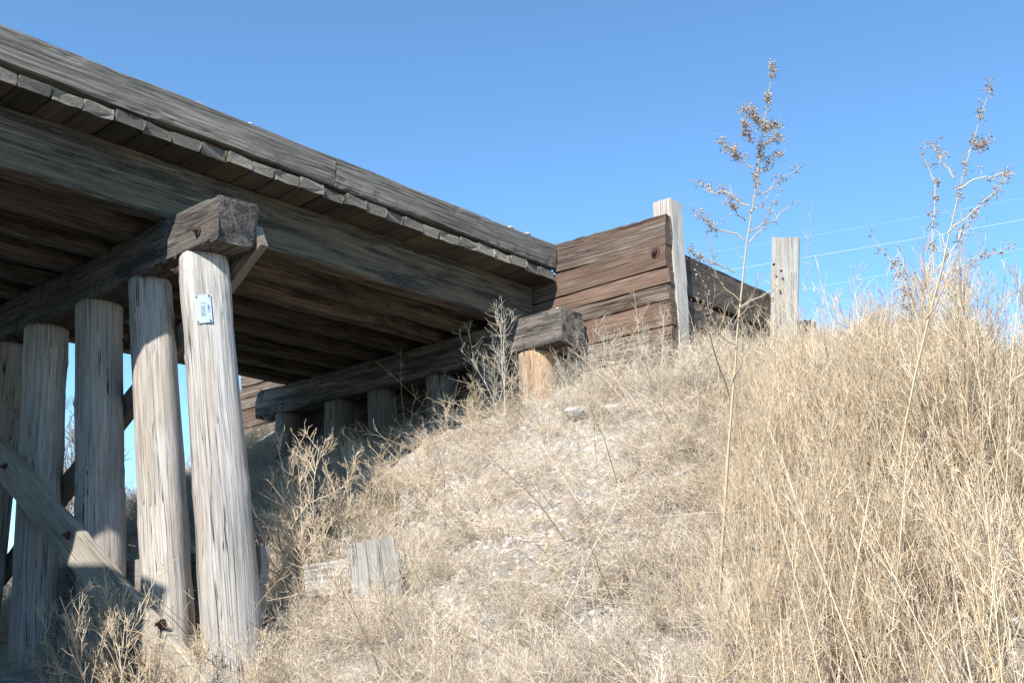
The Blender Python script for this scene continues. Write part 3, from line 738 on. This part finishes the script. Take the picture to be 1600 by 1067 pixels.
# traced tall weeds with seed heads: pixel paths on an upright plane at the base's distance, pushed in depth at random
def smoothpath(Q, N):
    Q = np.array(Q, float); s = np.concatenate([[0], np.cumsum(np.linalg.norm(np.diff(Q, axis=0), axis=1))]); t = np.linspace(0, s[-1], N)
    return np.stack([np.interp(t, s, Q[:, k]) for k in range(Q.shape[1])], 1)
def tall_weed(name, label, base_px, main, branches, seed, r0=.011, seedy=1.0):
    b = hit(base_px); dep = float((CM @ b)[2]); T = Twigs(seed); S = Twigs(seed + 1); r = T.rng
    root = empty(name, tuple(b - np.array([0, 0, .03])), label, 'weed')
    mp = smoothpath([base_px] + main, 22); P = np.array([at_depth(q, dep) for q in mp]); P += np.cumsum(r.normal(0, .004, P.shape), 0) * np.linspace(0, 1, 22)[:, None]
    T.add(P[None], np.linspace(r0, .0016, 22)[None])
    st = obj('stem', T.mesh('stem', M_GOLD), Matrix(), root); st.matrix_basis = WM[root.name].inverted()
    B = Twigs(seed + 2); SV = []; SF = []
    def seeds(p, n, spread):
        for _ in range(n):
            c = p + r.normal(0, spread, 3); a = r.normal(size=(4, 3)); a /= np.linalg.norm(a, axis=1, keepdims=True)
            a *= r.uniform(.003, .0072); a[0] *= 1.9; k = len(SV); SV.extend(c + a); SF.extend([(k, k + 1, k + 2), (k, k + 2, k + 3), (k, k + 3, k + 1), (k + 1, k + 3, k + 2)])
            if r.random() < .35: S.grow(c[None], r.normal(size=(1, 3)), .02, 3, .2, 0, .0008, .0005)
    for path, heavy in branches:
        q = smoothpath(path, 9); off = r.normal(0, .12) * np.linspace(0, 1, 9) ** 1.2
        C = np.array([at_depth(a, dep + o) for a, o in zip(q, off)]); C[1:] += r.normal(0, .006, (8, 3))
        B.add(C[None], np.linspace(.0042, .0018, 9)[None])
        tw = B.branch(C[None], 7, .07, lo=.25, ang=(.4, 1.0), N=4, wob=.2, up=.1, r0=.0013, r1=.0008)
        if heavy:
            for t in np.linspace(.3 if heavy > 1 else .55, 1, int(13 * heavy)):
                i = int(t * 8); seeds(C[i] + r.normal(0, .006, 3), r.integers(6, 14), .012)
            for t_ in tw[::2]: seeds(t_[-1], 3, .006)
    tip = P[-6:]
    for p in tip[1:]: seeds(p, int(120 * seedy), np.array([.010, .010, .03]))
    for p in P[10:-5:2]: B.grow(p[None], np.array([[r.normal(), r.normal(), .6]]), .08, 4, .2, .1, .0014, .0009)
    o = obj('branches', B.mesh('branches', M_STALK), Matrix(), root); o.matrix_basis = WM[root.name].inverted()
    o = obj('seed_heads', mesh('seed_heads', np.array(SV), np.array(SF), M_SEED), Matrix(), root); o['kind'] = 'stuff'; o.matrix_basis = WM[root.name].inverted()
    return root
tall_weed('tall_weed', 'tall golden weed with seed heads in front of the two grey posts', (1122, 985),
    [(1128, 850), (1138, 700), (1149, 560), (1160, 430), (1167, 360), (1174, 321), (1179, 267), (1185, 212), (1195, 163), (1204, 109)],
    [([(1172, 322), (1137, 302), (1115, 299), (1087, 283)], 1.2), ([(1164, 345), (1146, 326), (1144, 307)], .8), ([(1161, 375), (1134, 359), (1107, 351), (1085, 330)], 1),
     ([(1175, 264), (1148, 239), (1121, 215)], 2), ([(1182, 207), (1183, 185), (1172, 174), (1159, 167)], 2), ([(1176, 225), (1167, 204), (1164, 190)], 1.4),
     ([(1190, 203), (1205, 199), (1219, 195)], 1.5), ([(1187, 230), (1203, 221), (1219, 212)], 1.2), ([(1180, 275), (1197, 258), (1219, 235)], 1.4),
     ([(1179, 309), (1213, 288), (1243, 262)], .5), ([(1174, 332), (1194, 321), (1197, 307)], 0), ([(1170, 362), (1216, 337), (1251, 313)], 0), ([(1172, 378), (1197, 351), (1210, 313)], .3),
     ([(1148, 426), (1116, 411), (1087, 397), (1075, 384)], 1), ([(1156, 470), (1126, 440), (1104, 365)], 0), ([(1150, 540), (1120, 520), (1092, 430)], .4), ([(1152, 500), (1175, 470), (1185, 430)], 0),
     ([(1155, 480), (1200, 455), (1237, 430)], 0), ([(1140, 620), (1115, 540), (1090, 470)], .3), ([(1142, 600), (1170, 540), (1186, 480)], 0)], 900)
tall_weed('tall_weed', 'tall thin weed with sparse seed tufts rising at the right of the picture', (1383, 985),
    [(1388, 900), (1396, 800), (1410, 680), (1433, 557), (1457, 440), (1477, 356), (1489, 291), (1505, 231), (1517, 182), (1533, 138)],
    [([(1491, 279), (1469, 243), (1455, 225)], .6), ([(1459, 428), (1457, 372), (1459, 271), (1441, 239)], 1.6), ([(1493, 297), (1525, 279), (1566, 271), (1586, 267)], .4),
     ([(1513, 239), (1528, 230), (1545, 219)], 1), ([(1480, 365), (1525, 328), (1562, 290), (1572, 270)], .9), ([(1433, 549), (1417, 493), (1413, 445), (1368, 372)], 1.3),
     ([(1465, 420), (1500, 370), (1530, 330)], .7), ([(1445, 500), (1480, 440), (1540, 400), (1580, 385)], .8), ([(1440, 520), (1420, 440), (1408, 390)], .3)], 910, seedy=.5)
def thin_stalk(path, label, seed, r0=.0035):
    b = hit(path[0]); dep = float((CM @ b)[2]); T = Twigs(seed); q = smoothpath(path, 16)
    P = np.array([at_depth(a, dep) for a in q]) - b; P[0, 2] -= .04
    T.add(P[None], np.linspace(r0, .001, 16)[None])
    T.branch(P[None], 14, .12, lo=.3, ang=(.3, .8), N=4, wob=.15, up=.12, r0=.0012, r1=.0008)
    return tag(obj('dry_stalk', T.mesh('dry_stalk', M_STALK), Matrix.Translation(tuple(b))), label, 'stalk')
thin_stalk([(1232, 800), (1246, 640), (1256, 500), (1262, 400), (1270, 303)], 'single thin pale stalk standing just right of the wide grey post', 920)
thin_stalk([(1340, 1000), (1352, 800), (1385, 690), (1440, 600), (1470, 560)], 'bent pale stalk leaning right in front of the thin tall weed', 921, .006)
thin_stalk([(1160, 900), (1158, 800), (1160, 720), (1152, 660), (1150, 600)], 'short pale stalk beside the golden weed stem', 922, .005)

# leafless shrubs beyond the bridge
for i, (x, y, s) in enumerate(((4.4, 15.5, 2.0), (5.2, 14.8, 2.2), (6.3, 14.2, 2.6), (7.0, 15.2, 2.8), (8.6, 17.5, 2.6))):
    me = weed_mesh(840 + i, .85, M_DARKT, n=7, nb=10, nt=6, rk=1.1)
    o = weed(me, (x, y), '%s leafless grey shrub from the left seen between the piles beyond the bridge' % ordinal(i), 'shrubs beyond the bridge', i * 1.1, s); o.name = 'leafless_shrub'; o['category'] = 'shrub'

# ------------------------------------------------------------------ overhead wires with their poles
def polewires():
    W = [((1000, 412), (1700, 291)), ((1000, 444), (1700, 325)), ((1000, 496), (1700, 369)), ((1000, 525), (1700, 418))]
    dl, dr = 46., 40.
    for nm, dpt, px_, y0, lab in (('utility_pole', dl, 1000, 405, 'wooden utility pole hidden behind the board wall'), ('utility_pole', dr, 1700, 270, 'wooden utility pole outside the right edge')):
        top = at_depth((px_, y0), dpt); zg = float(ground_z(top[0], top[1]))
        o = pile((top[0], top[1], top[2]), (top[0], top[1], zg - .3), .12, .16, M_PILE, None, 960, name=nm, na=16, nl=8, cracks=0); tag(o, lab, 'utility pole')
    for i, (a, b) in enumerate(W):
        A = at_depth(a, dl); B = at_depth(b, dr); T = Twigs(970 + i); t = np.linspace(0, 1, 24)
        P = A[None] * (1 - t)[:, None] + B[None] * t[:, None]; P[:, 2] -= .25 * 4 * t * (1 - t) * .3
        T.add(P[None], np.full((1, 24), .010 if i == 1 else .0055))
        lab = ['faint uppermost overhead wire against the sky', 'brightest overhead wire, second from the top', 'third overhead wire from the top', 'faint lowest overhead wire just above the brush'][i]
        tag(obj('overhead_wire', T.mesh('overhead_wire', M_WIRE)), lab, 'wire', 'overhead wires')
polewires()
